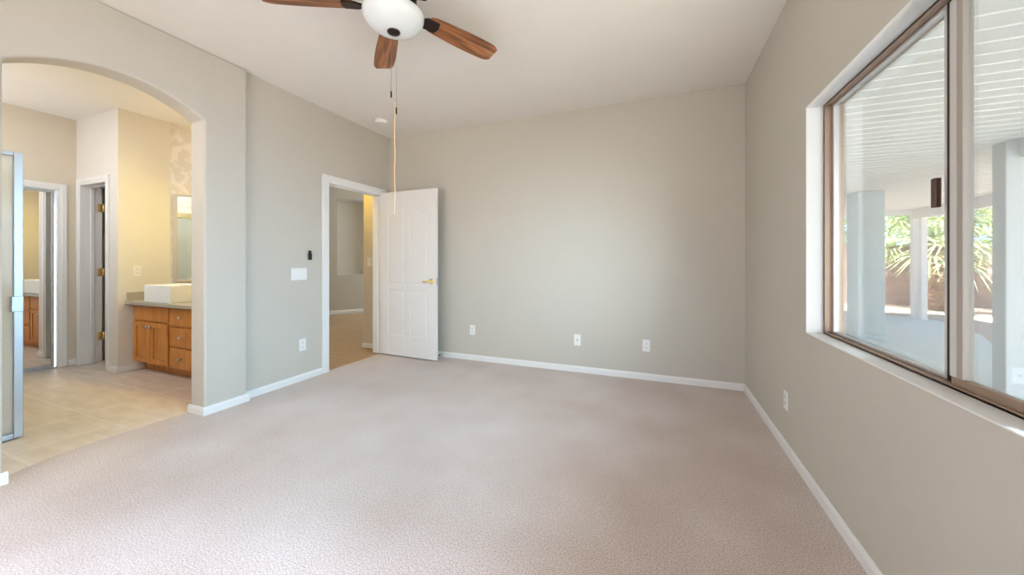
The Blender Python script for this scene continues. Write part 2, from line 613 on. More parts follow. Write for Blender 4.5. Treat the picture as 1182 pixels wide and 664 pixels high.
# toilet room box
mb = MB()
mb.box(XC - .12, XC, YW + .12, 3.2, -.06, H)
mb.box(XC, XY, 3.2, 3.3, -.06, H)
mb.box(XY - .10, XY - .001, YM + .075, 3.2, -.06, H)
S('wall_toilet_inner', mb, paint_pale, 'inner walls of the small room behind the narrow door', 'wall')

# hall walls
S('wall_hall_side', MB().box(-3.65, XT - .001, 3.775, 3.89, -.06, 3.1), paint_bath, 'hall wall just inside the doorway with a light switch', 'wall')
S('wall_hall_turn', MB().box(-3.65, -3.53, 3.89, 8.4, -.06, 3.1), paint, 'hall wall turning the corner behind the doorway', 'wall')
S('wall_hall_left', MB().box(-9.4, XT, 2.79, 2.80, -.06, 3.1), paint, 'hall wall on the bathroom side', 'wall')
A = Vector((-6.53, 5.72, 0))
dv = Vector((0.58, 0.815, 0)).normalized()
nv = Vector((-dv.y, dv.x, 0))
T = Matrix.Translation(A) @ Matrix(((dv.x, nv.x, 0, 0), (dv.y, nv.y, 0, 0), (0, 0, 1, 0), (0, 0, 0, 1)))
n0, n1, nz0, nz1 = 0.19, 1.10, 0.858, 2.52
mb = MB()
mb.box(-4.2, n0, 0, .12, -.06, 3.1, T)
mb.box(n1, 3.0, 0, .12, -.06, 3.1, T)
mb.box(n0, n1, 0, .12, -.06, nz0, T)
mb.box(n0, n1, 0, .12, nz1, 3.1, T)
S('wall_hall_far', mb, paint, 'far hall wall with a tall recessed niche', 'wall')
mb = MB()
mb.box(n0 - .1, n1 + .1, .40, .45, nz0 - .1, nz1 + .1, T)
mb.box(n0 - .1, n0, .12, .40, nz0 - .1, nz1 + .1, T)
mb.box(n1, n1 + .1, .12, .40, nz0 - .1, nz1 + .1, T)
mb.box(n0, n1, .12, .40, nz0 - .1, nz0, T)
mb.box(n0, n1, .12, .40, nz1, nz1 + .1, T)
S('wall_hall_niche', mb, paint_pale, 'pale tall recess in the far hall wall', 'niche')

# baseboards ---------------------------------------------------
BH, BT = 0.062, 0.014


def bb(name, segs, label, h=BH):
    m_ = MB()
    for (x0, y0, x1, y1, nx, ny) in segs:
        L = Vector((x1 - x0, y1 - y0, 0))
        l = L.length
        L.normalize()
        N = Vector((nx, ny, 0)).normalized()
        TT = Matrix(((L.x, N.x, 0, x0), (L.y, N.y, 0, y0), (0, 0, 1, 0), (0, 0, 0, 1)))
        prof = [(0.0005, 0), (BT, 0), (BT, h * .72), (BT * .6, h * .9), (BT * .35, h), (0.0005, h)]
        vs = [(0, a, b) for a, b in prof] + [(l, a, b) for a, b in prof]
        k = len(prof)
        fs = [tuple(range(k)), tuple(range(2 * k - 1, k - 1, -1))] + [(i, k + i, k + (i + 1) % k, (i + 1) % k) for i in range(k)]
        m_.add(vs, fs, TT)
    return S(name, m_, white, label, 'baseboard')


bb('baseboard_back', [(XL, YB, XR, YB, 0, -1)], 'white baseboard along the bedroom back wall')
bb('baseboard_right', [(XR, YB - BT, XR, YN, -1, 0)], 'white baseboard under the window on the right wall')
bb('baseboard_left', [(XL, YJ + BT, XL, D0 - .072, 1, 0)], 'short white baseboard between the arch wall and the doorway casing')
bb('baseboard_arch', [(XA, A1 - BT, XA, YJ + BT, 1, 0), (XL + BT, YJ, XA, YJ, 0, 1), (XA, A1, XT - BT, A1, 0, -1)], 'white baseboard wrapping the right foot of the arch')
bb('baseboard_arch_near', [(XA, YN, XA, A0 + BT, 1, 0), (XA, A0, XT - BT, A0, 0, 1)], 'white baseboard on the near foot of the arch at the left edge')
bb('baseboard_toilet_wall', [(XC, YW, TD0 - .062, YW, 0, -1), (TD1 + .062, YW, XY, YW, 0, -1)], 'white baseboard either side of the narrow bathroom door')
bb('baseboard_vanity_side', [(XY, YW - BT, XY, 2.17, 1, 0)], 'white baseboard on the yellow wall beside the vanity')
bb('baseboard_closet', [(XC, 1.90, XC, YW, 1, 0)], 'short white baseboard right of the mirrored closet')
bb('baseboard_hall_side', [(-3.65, 3.775, XT, 3.775, 0, -1), (-3.65, 3.775 - BT, -3.65, 8.0, -1, 0)], 'white baseboard on the hall wall under the light switch')
p0, p1 = T @ Vector((-4, 0, 0)), T @ Vector((2.9, 0, 0))
bb('baseboard_hall_far', [(p0.x, p0.y, p1.x, p1.y, -nv.x, -nv.y)], 'white baseboard along the far hall wall under the niche', 0.09)


# casings ------------------------------------------------------
def casing(name, axis, face, n, a0, a1, h, cw, label, depth=0.0, d_in=None):
    """door casing on plane axis=face, outward normal n; opening a0..a1, height h"""
    m_ = MB()

    def bx(u0, u1, p0_, p1_, z0, z1):
        lo, hi = min(p0_, p1_), max(p0_, p1_)
        if axis == 'X':
            m_.box(lo, hi, u0, u1, z0, z1)
        else:
            m_.box(u0, u1, lo, hi, z0, z1)
    f1, f2 = face + n * .0005, face + n * 0.014
    for (o, th) in ((0, f2), (.32, face + n * .019)):
        g_ = .0006 * (o > 0)
        bx(a0 - cw + g_, a0 - cw * o, f1, th, 0, h + cw - g_)
        bx(a1 + cw * o, a1 + cw - g_, f1, th, 0, h + cw - g_)
        bx(a0 - cw * o, a1 + cw * o, f1, th, h + cw * o, h + cw - g_)
    # jamb lining
    e = 0.012
    back = face - n * depth
    f = face + n * .012
    bx(a0 - .001, a0 + e, f, back, 0, h)
    bx(a1 - e, a1 + .001, f, back, 0, h)
    bx(a0 + e, a1 - e, f, back, h - e, h + .001)
    # stop bead
    if d_in:
        bx(a0 + e, a0 + e + .01, face - n * d_in, face - n * (d_in + .03), 0, h - e)
        bx(a1 - e - .01, a1 - e, face - n * d_in, face - n * (d_in + .03), 0, h - e)
        bx(a0 + e, a1 - e, face - n * d_in, face - n * (d_in + .03), h - e - .01, h - e)
    return S(name, m_, white, label, 'door casing', bevel=0.002)


casing('trim_1', 'X', XL, 1, D0, D1, DH, 0.070, 'white casing framing the bedroom doorway', 0.135, 0.045)
casing('trim_2', 'Y', YW, -1, TD0, TD1, 2.01, 0.060, 'white casing around the narrow bathroom door', 0.163, 0.07)
casing('trim_3', 'X', XC, 1, 0.25, 1.836, 1.945, 0.055, 'white casing around the mirrored closet doors', 0.10)


# ---------------------------------------------------------------- doors
def paneled_slab(wd, ht, th):
    """four-panel hollow-core slab, x 0..wd, y 0..th (panels on both faces), arch-topped upper panels"""
    m_ = MB()
    m_.box(0, wd, .006, th - .006, 0, ht)
    st, mid = wd * .145, wd * .10
    pw = (wd - 2 * st - mid) / 2
    zt0, zt1 = ht * .435, ht * .90
    zb0, zb1 = ht * .125, ht * .40
    xs = [(st, st + pw), (st + pw + mid, wd - st)]
    N = 12
    for face in (0, 1):
        y0, y1 = (0, .006) if face == 0 else (th - .006, th)

        def P(x0, x1, z0, z1):
            m_.box(x0, x1, y0, y1, z0, z1)
        P(0, st, 0, ht)
        P(wd - st, wd, 0, ht)
        P(st + pw, st + pw + mid, 0, ht)
        for (x0, x1) in xs:
            P(x0, x1, 0, zb0)
            P(x0, x1, zb1, zt0)
            # arched top rail: highest toward the door's middle
            left = x0 < wd / 2
            pts = []
            for i in range(N + 1):
                t = i / N
                u = t if left else 1 - t
                zz = zt1 - 0.085 + 0.085 * (3 * u * u - 2 * u ** 3)
                pts.append((x0 + (x1 - x0) * t, zz))
            poly_ = pts + [(x1, ht), (x0, ht)]
            m_.prism(poly_, y0, y1, 'Y')
            # raised fields
            yf0, yf1 = (y0 + .0015, y1 + .001) if face == 0 else (y0 - .001, y1 - .0015)
            g = .022
            m_.box(x0 + g, x1 - g, yf0, yf1, zb0 + g, zb1 - g)
            pts2 = [(x0 + g + (x1 - x0 - 2 * g) * (i / N), pts[i][1] - g) for i in range(N + 1)]
            m_.prism([(x1 - g, zt0 + g), (x0 + g, zt0 + g)] + pts2, yf0, yf1, 'Y')
    return m_


hinge_pt = Vector((-3.172, 3.600, 0))
dr = root('door_1', hinge_pt, 'white four panel door standing open against the back wall with brass lever', 'door', kind='structure', rz=R(-2.6))
slab = paneled_slab(0.835, 1.985, 0.036)
slab.v = [p + Vector((0.0, -.036, .016)) for p in slab.v]
slab.build('door_slab', whitedoor, dr, 0.0025, 2, local=True)
# lever
for side in (-1, 1):
    yb = -.036 if side == -1 else 0.0
    hb = MB()
    TT = Matrix.Translation((0.775, yb, 0.925)) @ Matrix.Rotation(R(90) * (1 if side == -1 else -1), 4, 'X')
    hb.lathe([(.031, 0), (.031, .004), (.024, .011), (.013, .014), (.012, .038), (.0125, .044)], TT, 24)
    hb.tube([(0.775, yb + side * .040, .925), (0.75, yb + side * .044, .926), (.715, yb + side * .046, .921), (.675, yb + side * .045, .925)], [.011, .010, .0085, .007], 12)
    h_ = hb.build('lever_handle', brass, dr, local=True)
    h_['label'] = 'brass lever handle'
lb = MB()
lb.box(.8345, .8362, -.031, -.005, .885, .965)
lb.build('latch_plate', steel, dr, local=True)
for hz in (.22, 1.0, 1.78):
    hm = MB().tube([(0.0, .004, hz - .04), (0.0, .004, hz + .04)], .006, 10)
    hm.box(0, .003, -.034, .002, hz - .04, hz + .04)
    hm.build('hinge', brass, dr, local=True)

# door 2: narrow door, swung into the toilet room, hinged on the left jamb
d2 = root('door_2', (TD0 + .050, YW + .172, 0), 'narrow white door ajar on brass hinges in the bathroom', 'door', kind='structure', rz=R(88))
sl = paneled_slab(0.56, 1.975, 0.035)
sl.v = [p + Vector((0.0, -.035, .014)) for p in sl.v]
sl.build('door_slab', whitedoor, d2, 0.002, 1, local=True)
for hz in (.30, 1.03, 1.77):
    hm = MB()
    hm.tube([(-.012, .002, hz - .045), (-.012, .002, hz + .045)], .007, 10)
    hm.box(-.003, .001, -.034, .0, hz - .045, hz + .045)
    h_ = hm.build('hinge', brass, d2, local=True)
    h2 = MB()
    h2.box(TD0 + .0125, TD0 + .0145, YW + .128, YW + .160, hz - .045, hz + .045)
    hh = h2.build('hinge_leaf', brass, None)
    hh.parent = d2
    hh.matrix_parent_inverse = (Matrix.Translation(d2.location) @ Matrix.Rotation(R(88), 4, 'Z')).inverted()

frame_grey = M('satin_grey_metal', (0.50, 0.49, 0.48), 0.5, 0.3)
# door 3: two mirrored sliding closet doors
for i, (y0, y1, x) in enumerate(((1.00, 1.812, XC - .030), (0.27, 1.06, XC - .062))):
    r3 = root('door_3' if i == 0 else 'door_4', (x, (y0 + y1) / 2, 0), ('mirrored sliding closet door beside the narrow bathroom door' if i == 0 else 'rear mirrored closet panel hidden behind the shower'), 'mirrored door', kind='structure')
    MB().box(x - .004, x, y0 + .02, y1 - .02, .04, 1.90).build('mirror_panel', mirror_m, r3)
    f = MB()
    f.box(x - .012, x + .010, y0, y0 + .02, .012, 1.925)
    f.box(x - .012, x + .010, y1 - .02, y1, .012, 1.925)
    f.box(x - .012, x + .010, y0 + .02, y1 - .02, .012, .04)
    f.box(x - .012, x + .010, y0 + .02, y1 - .02, 1.90, 1.925)
    f.build('metal_frame', frame_grey, r3, .002)
S('trim_4', MB().box(XC - .09, XC + .004, .27, 1.822, -.006, .010).box(XC - .09, XC - .006, .27, 1.822, 1.93, 1.943), steel, 'thin metal track of the mirrored closet doors', 'door track')

# ---------------------------------------------------------------- window 1
wn = root('window_1', (XR + .09, (W0 + W1) / 2, WZ0), 'large bronze framed sliding window onto the covered patio', 'window', kind='structure')
lin = MB()
lin.box(XR - .0005, XR + .12, W0, W1, WZ0 - .001, WZ0 + .004)
lin.box(XR - .0005, XR + .12, W0, W1, WZ1 - .004, WZ1 + .001)
lin.box(XR - .0005, XR + .12, W1 - .004, W1 + .001, WZ0, WZ1)
lin.box(XR - .0005, XR + .12, W0 - .001, W0 + .004, WZ0, WZ1)
lin.build('reveal', white, wn)


def ring(m_, x0, x1, y0, y1, z0, z1, b, bt=None, btop=None):
    bt = bt if bt is not None else b
    btop = btop if btop is not None else bt
    m_.box(x0, x1, y0, y0 + b, z0, z1)
    m_.box(x0, x1, y1 - b, y1, z0, z1)
    m_.box(x0, x1, y0 + b, y1 - b, z0, z0 + bt)
    m_.box(x0, x1, y0 + b, y1 - b, z1 - btop, z1)


f = MB()
ring(f, XR + .072, XR + .150, W0 + .004, W1 - .004, WZ0 + .004, WZ1 - .004, .012, .007)
ring(f, XR + .072, XR + .078, W0 + .004, W1 - .004, WZ0 + .004, WZ1 - .004, .017, .011)
f.build('frame', tan, wn, .001)
s1 = MB()
ring(s1, XR + .104, XR + .124, 1.520, W1 - .018, WZ0 + .012, WZ1 - .012, .018, .010)
s1.box(XR + .104, XR + .124, 1.538, 1.562, WZ0 + .022, WZ1 - .022)
o = s1.build('sash_frame', tan_l, wn, .0015)
s1 = MB()
s1.box(XR + .0985, XR + .1035, 1.490, 1.540, WZ0 + .014, WZ1 - .014)
s1.build('interlock', bronze, wn)
MB().box(XR + .112, XR + .116, 1.538, W1 - .036, WZ0 + .022, WZ1 - .022).build('pane', glass, wn)
s2 = MB()
ring(s2, XR + .080, XR + .098, W0 + .016, 1.490, WZ0 + .010, WZ1 - .012, .020, .030)
s2.build('sash_frame', tan, wn, .0015)
st_ = MB()
st_.box(XR + .076, XR + .080, 1.462, 1.490, WZ0 + .040, WZ1 - .04)
MB().box(XR + .074, XR + .0985, 1.436, 1.460, WZ0 + .040, WZ1 - .04).build('screen_stile', M('grey_tan_aluminium', (0.36, 0.32, 0.28), 0.5), wn, .002)
st_.build('meeting_stile', tan_l, wn, .002)
MB().box(XR + .087, XR + .091, W0 + .034, 1.472, WZ0 + .038, WZ1 - .04).build('pane', glass, wn)
MB().box(XR + .084, XR + .100, 1.564, 1.586, 1.330, 1.424).build('latch', latch_m, wn, .003)

# glass door behind the camera
w2 = root('window_2', (-1.4, YN - .06, 0), 'wide glass patio door behind the viewer', 'glass door', kind='structure')
f = MB()
for (a, b) in ((-2.7, -1.4), (-1.4, -.1)):
    f.box(a, a + .05, YN - .09, YN - .03, 0, 2.2)
    f.box(b - .05, b, YN - .09, YN - .03, 0, 2.2)
    f.box(a + .05, b - .05, YN - .09, YN - .03, 0, .06)
    f.box(a + .05, b - .05, YN - .09, YN - .03, 2.14, 2.2)
f.build('frame', tan, w2, .002)
for (a, b) in ((-2.65, -1.45), (-1.35, -.15)):
    MB().box(a, b, YN - .062, YN - .058, .06, 2.14).build('pane', glass, w2)

# ---------------------------------------------------------------- ceiling fan
FW = Vector((-math.sin(YAW), math.cos(YAW), 0))
RT = Vector((math.cos(YAW), math.sin(YAW), 0))


def at(px, depth, z=0.0):
    p = FW * depth + RT * ((px - 591.0) / 417.0 * depth)
    return Vector((p.x, p.y, z))


fc = at(454.5, 2.03)
fan = root('ceiling_fan', (fc.x, fc.y, H), 'five blade ceiling fan with rustic wood blades and white glass bowl light', 'ceiling fan')
f0 = Matrix.Translation((0, 0, -H))
MB().lathe([(.030, H - .075), (.062, H - .055), (.072, H - .02), (.072, H - .001)], f0, 32).build('canopy', bronze, fan, local=True)
MB().lathe([(.014, H - .14), (.014, H - .06)], f0, 16).build('downrod', bronze, fan, local=True)
MB().lathe([(.050, 2.575), (.105, 2.580), (.125, 2.600), (.125, 2.640), (.10, 2.665), (.04, 2.68), (.018, 2.69)], f0, 40).build('motor_housing', bronze, fan, local=True)
MB().lathe([(.055, 2.528), (.075, 2.535), (.078, 2.56), (.055, 2.577)], f0, 32).build('light_fitter', chrome, fan, local=True)
# bowl
prof = []
br_, bt_ = .166, .090
for i in range(15):
    t = i / 14
    prof.append((.012 + (br_ - .012) * math.sin(t * math.pi / 2), 2.448 + bt_ * (1 - math.cos(t * math.pi / 2))))
prof += [(br_ + .001, 2.544), (br_ - .006, 2.548), (.07, 2.549)]
MB().lathe(prof, f0, 48).build('glass_bowl', fanglass, fan, local=True)
MB().lathe([(.001, 2.436), (.020, 2.437), (.034, 2.441), (.036, 2.446), (.030, 2.456)], f0, 24).build('finial', bronze, fan, local=True)
base_ang = YAW + math.pi / 2 + R(24)        # angle of the blade pointing away from the camera
ZB = 2.592
blade0 = None
chain_m = M('grey_chain', (0.25, 0.24, 0.23), 0.4, 0.7)
for k in range(5):
    ang = base_ang + k * 2 * math.pi / 5
    if blade0 is None:
        bm_ = MB()
        N = 18
        top, bot = [], []
        x0, x1 = .215, .715
        for i in range(N + 1):
            t = i / N
            x = x0 + (x1 - x0) * t
            wv = .054 + .019 * math.sin(min(t * 1.25, 1.6) * math.pi / 2 * 1.15)
            if t > .90:
                wv *= math.sqrt(max(0.0, 1 - ((t - .90) / .10) ** 2 * .50))
            if t < .06:
                wv *= .86 + 2.3 * t
            top.append((x, wv))
            bot.append((x, -wv))
        outl = bot + list(reversed(top))
        bm_.prism(outl, -.004, .004, 'Z')
        blade = bm_.build('blade', blade_m, fan, .0018, 2, local=True)
        ib = MB()
        ib.prism([(.10, -.018), (.17, -.020), (.20, -.042), (.275, -.040), (.285, 0), (.275, .040), (.20, .042), (.17, .020), (.10, .018)], -.014, -.005, 'Z')
        ib.box(.09, .16, -.015, .015, -.012, .010)
        iron = ib.build('blade_iron', bronze, blade, .002, 1, local=True)
        blade0 = blade
    else:
        blade = blade0.copy()
        C.objects.link(blade)
        for ch in list(blade0.children):
            c2_ = ch.copy()
            C.objects.link(c2_)
            c2_.parent = blade
    blade.parent = fan
    blade.location = (0, 0, ZB - H)
    blade.rotation_euler = (R(-12), 0, ang)
    blade.rotation_mode = 'XYZ'
# pull chains
p1 = at(451.5, 2.13) - fc
p2 = at(457.5, 2.13) - fc


def z_at(py, depth):
    return CAMH + (301.5 - py) / 417.0 * depth


for j, (p, ya, yb_, yc_) in enumerate(((p1, 30, 105, 113), (p2, 30, 124, 132))):
    z0, z1, z2 = z_at(ya, 2.13), z_at(yb_, 2.13), z_at(yc_, 2.13)
    cm = MB().tube([(p.x * .55, p.y * .55, 2.545), (p.x * .9, p.y * .9, 2.54), (p.x, p.y, 2.52), (p.x, p.y, z1)], .0011, 6, f0)
    ch = cm.build('pull_chain', chain_m, fan, local=True)
    MB().tube([(p.x, p.y, z1), (p.x, p.y, z1 - .004), (p.x, p.y, z2 + .004), (p.x, p.y, z2)], [.002, .0042, .0045, .002], 10, f0).build('pendant', bronze, ch, local=True)
pc = at(455.6, 2.13) - fc
zt, zb = z_at(119, 2.13), z_at(254, 2.13)
cm = MB().tube([(p2.x, p2.y, z_at(118, 2.13))] + [(pc.x + .0022 * math.sin(i * 1.3), pc.y, zt + (zb - zt) * i / 14) for i in range(15)], [.0022] * 12 + [.0018, .0016, .0014, .0008], 8, f0)
cm.build('pull_cord', cord_m, fan, local=True)['label'] = 'long tan pull cord'
fan.location = (fc.x, fc.y, H)

# smoke detector
sp = at(440, 4.07)
sd = root('smoke_detector', (sp.x, sp.y, H), 'round white smoke detector on the ceiling near the back left corner', 'smoke detector')
MB().lathe([(.055, -.036), (.064, -.028), (.070, -.012), (.070, 0)], None, 32).build('housing', plastic, sd, local=True)
MB().lathe([(.020, -.040), (.026, -.036)], None, 20).build('sensor_cap', plastic, sd, local=True)


# ---------------------------------------------------------------- wall plates (local: plate in XZ, facing -Y)
def outlet(name, label, loc, rz, kind='duplex', group=None):
    r_ = root(name, loc, label, {'duplex': 'outlet', 'coax': 'cable plate', 'switch': 'light switch', 'gfci': 'outlet'}[kind], group, rz=rz)
    wd = .070
    if kind == 'triple':
        wd = .165
    m_ = MB().box(-wd / 2, wd / 2, -.006, -.0003, -.0575, .0575)
    m_.build('cover_plate', plastic, r_, .003, 2, local=True)
    if kind == 'duplex':
        for z in (-.0195, .0195):
            s_ = MB()
            s_.box(-.017, .017, -.0085, -.006, z - .0135, z + .0135)
            rc = s_.build('receptacle', plastic, r_, .004, 2, local=True)
            s_ = MB()
            s_.box(-.0075, -.0052, -.0092, -.0084, z - .004, z + .006)
            s_.box(.0052, .0075, -.0092, -.0084, z - .004, z + .005)
            s_.box(-.002, .002, -.0092, -.0084, z - .010, z - .006)
            s_.build('slots', slot, rc, local=True)
    if kind == 'gfci':
        s_ = MB().box(-.0165, .0165, -.0085, -.006, -.033, .033)
        rc = s_.build('receptacle', plastic, r_, .001, 1, local=True)
        s_ = MB()
        for z in (-.021, .021):
            s_.box(-.0075, -.0052, -.0092, -.0084, z - .004, z + .005)
            s_.box(.0052, .0075, -.0092, -.0084, z - .004, z + .005)
            s_.build('slots', slot, rc, local=True)
            s_ = MB()
    if kind == 'coax':
        MB().lathe([(.006, 0), (.006, .004), (.0045, .004), (.0045, .011)], Matrix.Translation((0, -.006, .002)) @ Matrix.Rotation(R(90), 4, 'X'), 14).build('coax_jack', slot, r_, local=True)
    if kind == 'switch':
        MB().box(-.0165, .0165, -.0095, -.006, -.033, .033).build('rocker', plastic, r_, .002, 2, local=True)
    return r_


def zfor(py, depth):
    return CAMH + (301.5 - py) / 417.0 * depth


def onY(px, Y):      # world point on plane y=Y along pixel column px
    u = (px - 591) / 417
    dx, dy = FW.x + RT.x * u, FW.y + RT.y * u
    t = Y / dy
    return dx * t, t


def onX(px, X):
    u = (px - 591) / 417
    dx, dy = FW.x + RT.x * u, FW.y + RT.y * u
    t = X / dx
    return dy * t, t


x, t = onY(545.5, YB)
o1 = outlet('electrical_outlet', 'white outlet low on the back wall just right of the open door', (x, YB, zfor(381, t)), 0, 'duplex', 'duplex outlets low on the bedroom walls')
for px, py, lab in ((746, 399, 'white outlet on the back wall, the rightmost of its three plates'),):
    x, t = onY(px, YB)
    o = copy_tree(o1)
    o.location = (x, YB, zfor(py, t))
    o['label'] = lab
y, t = onX(349, XL)
o = copy_tree(o1)
o.location = (XL, y, zfor(398, t))
o.rotation_euler.z = R(90)
o['label'] = 'white outlet low on the left wall beside the doorway casing'
y, t = onX(908, XR)
o = copy_tree(o1)
o.location = (XR, y, zfor(462, t))
o.rotation_euler.z = R(-90)
o['label'] = 'white outlet on the right wall below the window'
x, t = onY(666.5, YB)
outlet('cable_plate', 'white cable plate with a dark jack in the middle of the back wall', (x, YB, zfor(392.5, t)), 0, 'coax')
y, t = onX(158, XY)
outlet('electrical_outlet', 'cream outlet on the yellow bathroom wall above the counter', (XY, y, zfor(313, t)), R(90), 'gfci')
x, t = onY(426.5, 3.775)
outlet('light_switch', 'single rocker switch on the hall wall inside the doorway', (x, 3.775, zfor(302.5, t)), 0, 'switch')
# triple switch
y, t = onX(345, XL)
ts = root('light_switch', (XL, y, zfor(316.5, t)), 'white three gang switch plate on the left wall under the black holder', 'light switch', rz=R(90))
MB().box(-.082, .082, -.006, -.0003, -.0575, .0575).build('cover_plate', plastic, ts, .003, 2, local=True)
for k in (-1, 0, 1):
    MB().box(k * .046 - .0165, k * .046 + .0165, -.0095, -.006, -.033, .033).build('rocker', plastic, ts, .002, 2, local=True)
# black remote holder
y, t = onX(357.2, XL)
th = root('remote_holder', (XL, y, zfor(295, t)), 'small black fan remote cradle on the wall left of the doorway', 'remote holder', rz=R(90))
MB().box(-.019, .019, -.016, -.0003, -.045, .022).build('cradle', black, th, .006, 3, local=True)
MB().box(-.015, .015, -.013, -.003, .022, .048).build('remote', black, th, .004, 3, local=True)

# door stop
x, t = onY(511.5, YB)
ds = root('door_stop', (x, YB, .035), 'small spring door stop on the back baseboard beside the open door', 'door stop')
MB().tube([(0, -BT + .0005, 0), (0, -.03, 0), (0, -.075, 0)], [.008, .005, .005], 10).build('rod', steel, ds, local=True)
MB().tube([(0, -.075, 0), (0, -.088, 0)], .009, 12).build('rubber_tip', slot, ds, local=True)

# ---------------------------------------------------------------- vanity
CF = 2.084
CX1 = -3.34
vc = root('vanity_cabinet', (-4.5, 2.3, 0), 'honey oak vanity cabinet with doors and drawers under the taupe counter', 'vanity cabinet')
body = MB()
body.prism([(XY + .002, CF + .012), (CX1, CF + .012), (CX1, YM + q - .01), (XY + q + .02, YM + q - .01), (XY + .012, YM - .004), (XY + .002, YM - .01)], .095, .704, 'Z')
body.prism([(XY + .03, 2.175), (CX1, 2.175), (CX1, YM + q - .02), (XY + q + .02, YM + q - .02), (XY + .03, YM + .02)], -.004, .095, 'Z')
body.build('body', oak, vc, .001)


def knob(x, z, parent):
    MB().lathe([(.005, 0), (.005, .010), (.014, .014), (.0155, .020), (.012, .026), (.003, .028)], Matrix.Translation((x, CF - .008, z)) @ Matrix.Rotation(R(90), 4, 'X'), 18).build('knob', steel, parent)


def front(name, x0, x1, z0, z1, shaker, kx, kz):
    m_ = MB()
    if shaker:
        s_ = .052
        m_.box(x0, x0 + s_, CF - .008, CF + .012, z0, z1)
        m_.box(x1 - s_, x1, CF - .008, CF + .012, z0, z1)
        m_.box(x0 + s_, x1 - s_, CF - .008, CF + .012, z0, z0 + s_)
        m_.box(x0 + s_, x1 - s_, CF - .008, CF + .012, z1 - s_, z1)
        m_.box(x0 + s_, x1 - s_, CF + .001, CF + .011, z0 + s_, z1 - s_)
    else:
        m_.box(x0, x1, CF - .008, CF + .012, z0, z1)
    o_ = m_.build(name, oak, vc, .0025, 2)
    if kx is not None:
        knob(kx, kz, o_)


xa, xb, xd = -5.150, -4.520, -4.485
xm = (xa + xb) / 2
front('false_drawer', xa, xb, .545, .690, False, None, None)
front('door', xa, xm - .003, .105, .525, True, xm - .028, .480)
front('door', xm + .003, xb, .105, .525, True, xm + .028, .480)
for z0, z1 in ((.105, .300), (.318, .500), (.520, .690)):
    front('drawer', xd, -4.06, z0, z1, False, -4.29, (z0 + z1) / 2)
front('false_drawer', -4.03, -3.40, .545, .690, False, None, None)
front('door', -4.03, -3.72, .105, .525, True, -3.75, .48)
front('door', -3.712, -3.40, .105, .525, True, -3.685, .48)

ct = root('countertop', (-4.5, 2.3, .706), 'taupe solid vanity countertop with low side splash', 'countertop')
m_ = MB()
m_.prism([(XY + .0005, 2.017), (XT - .001, 2.017), (XT - .001, YM + q - .002), (XY + q + .001, YM + q - .002), (XY + .002, YM - .003)], .706, .741, 'Z')
m_.build('slab', counter_m, ct, .004, 2)
MB().box(XY + .0005, XY + .018, 2.030, YM - .004, .741, .830).build('side_splash', counter_m, ct, .002)

SX0, SX1, SY0, SY1, SZ0, SZ1 = -4.885, -4.418, 2.050, 2.365, .7415, .915
vs_ = root('vessel_sink', ((SX0 + SX1) / 2, (SY0 + SY1) / 2, SZ0), 'white rectangular vessel sink on the taupe counter', 'sink')
m_ = MB()
th_ = .018
inn = [(SX0 + th_, SY0 + th_), (SX1 - th_, SY0 + th_), (SX1 - th_, SY1 - th_), (SX0 + th_, SY1 - th_)]
out_ = [(SX0, SY0), (SX1, SY0), (SX1, SY1), (SX0, SY1)]
vs = [(x, y, SZ0) for x, y in out_] + [(x, y, SZ1) for x, y in out_] + [(x, y, SZ1) for x, y in inn] + [(x * .9 + (SX0 + SX1) / 2 * .1, y * .9 + (SY0 + SY1) / 2 * .1, SZ0 + .03) for x, y in inn]
fs = [(0, 3, 2, 1)] + [(i, (i + 1) % 4, 4 + (i + 1) % 4, 4 + i) for i in range(4)] + [(4 + i, 4 + (i + 1) % 4, 8 + (i + 1) % 4, 8 + i) for i in range(4)] + [(8 + i, 8 + (i + 1) % 4, 12 + (i + 1) % 4, 12 + i) for i in range(4)] + [(12, 13, 14, 15)]
m_.add(vs, fs)
m_.build('basin', ceramic, vs_, .006, 3)
MB().lathe([(.022, 0), (.022, .003), (.012, .004)], Matrix.Translation(((SX0 + SX1) / 2, (SY0 + SY1) / 2, SZ0 + .03)), 20).build('drain', chrome, vs_)

# mirror on the diagonal wall
vm = root('vanity_mirror', (XY + .15, YM + .13, .93), 'tall framed mirror hanging on the mottled wall above the sink', 'mirror')
dl = Vector((math.sqrt(.5), math.sqrt(.5), 0))
dn = Vector((math.sqrt(.5), -math.sqrt(.5), 0))
TM = Matrix(((dl.x, dn.x, 0, XY), (dl.y, dn.y, 0, YM), (0, 0, 1, 0), (0, 0, 0, 1)))
mw0, mw1, mz0, mz1 = .026, .395, .918, 1.925
m_ = MB()
fwid = .036
m_.box(mw0, mw0 + fwid, .001, .020, mz0, mz1, TM)
m_.box(mw1 - fwid, mw1, .001, .020, mz0, mz1, TM)
m_.box(mw0 + fwid, mw1 - fwid, .001, .020, mz0, mz0 + fwid * .8, TM)
m_.box(mw0 + fwid, mw1 - fwid, .001, .020, mz1 - .02, mz1, TM)
frame_m = M('taupe_mirror_frame', (0.52, 0.46, 0.39), 0.4)
m_.build('frame', frame_m, vm, .003)
MB().box(mw0 + fwid, mw1 - fwid, .004, .010, mz0 + .028, mz1 - .02, TM).build('mirror_glass', mirror_m, vm)

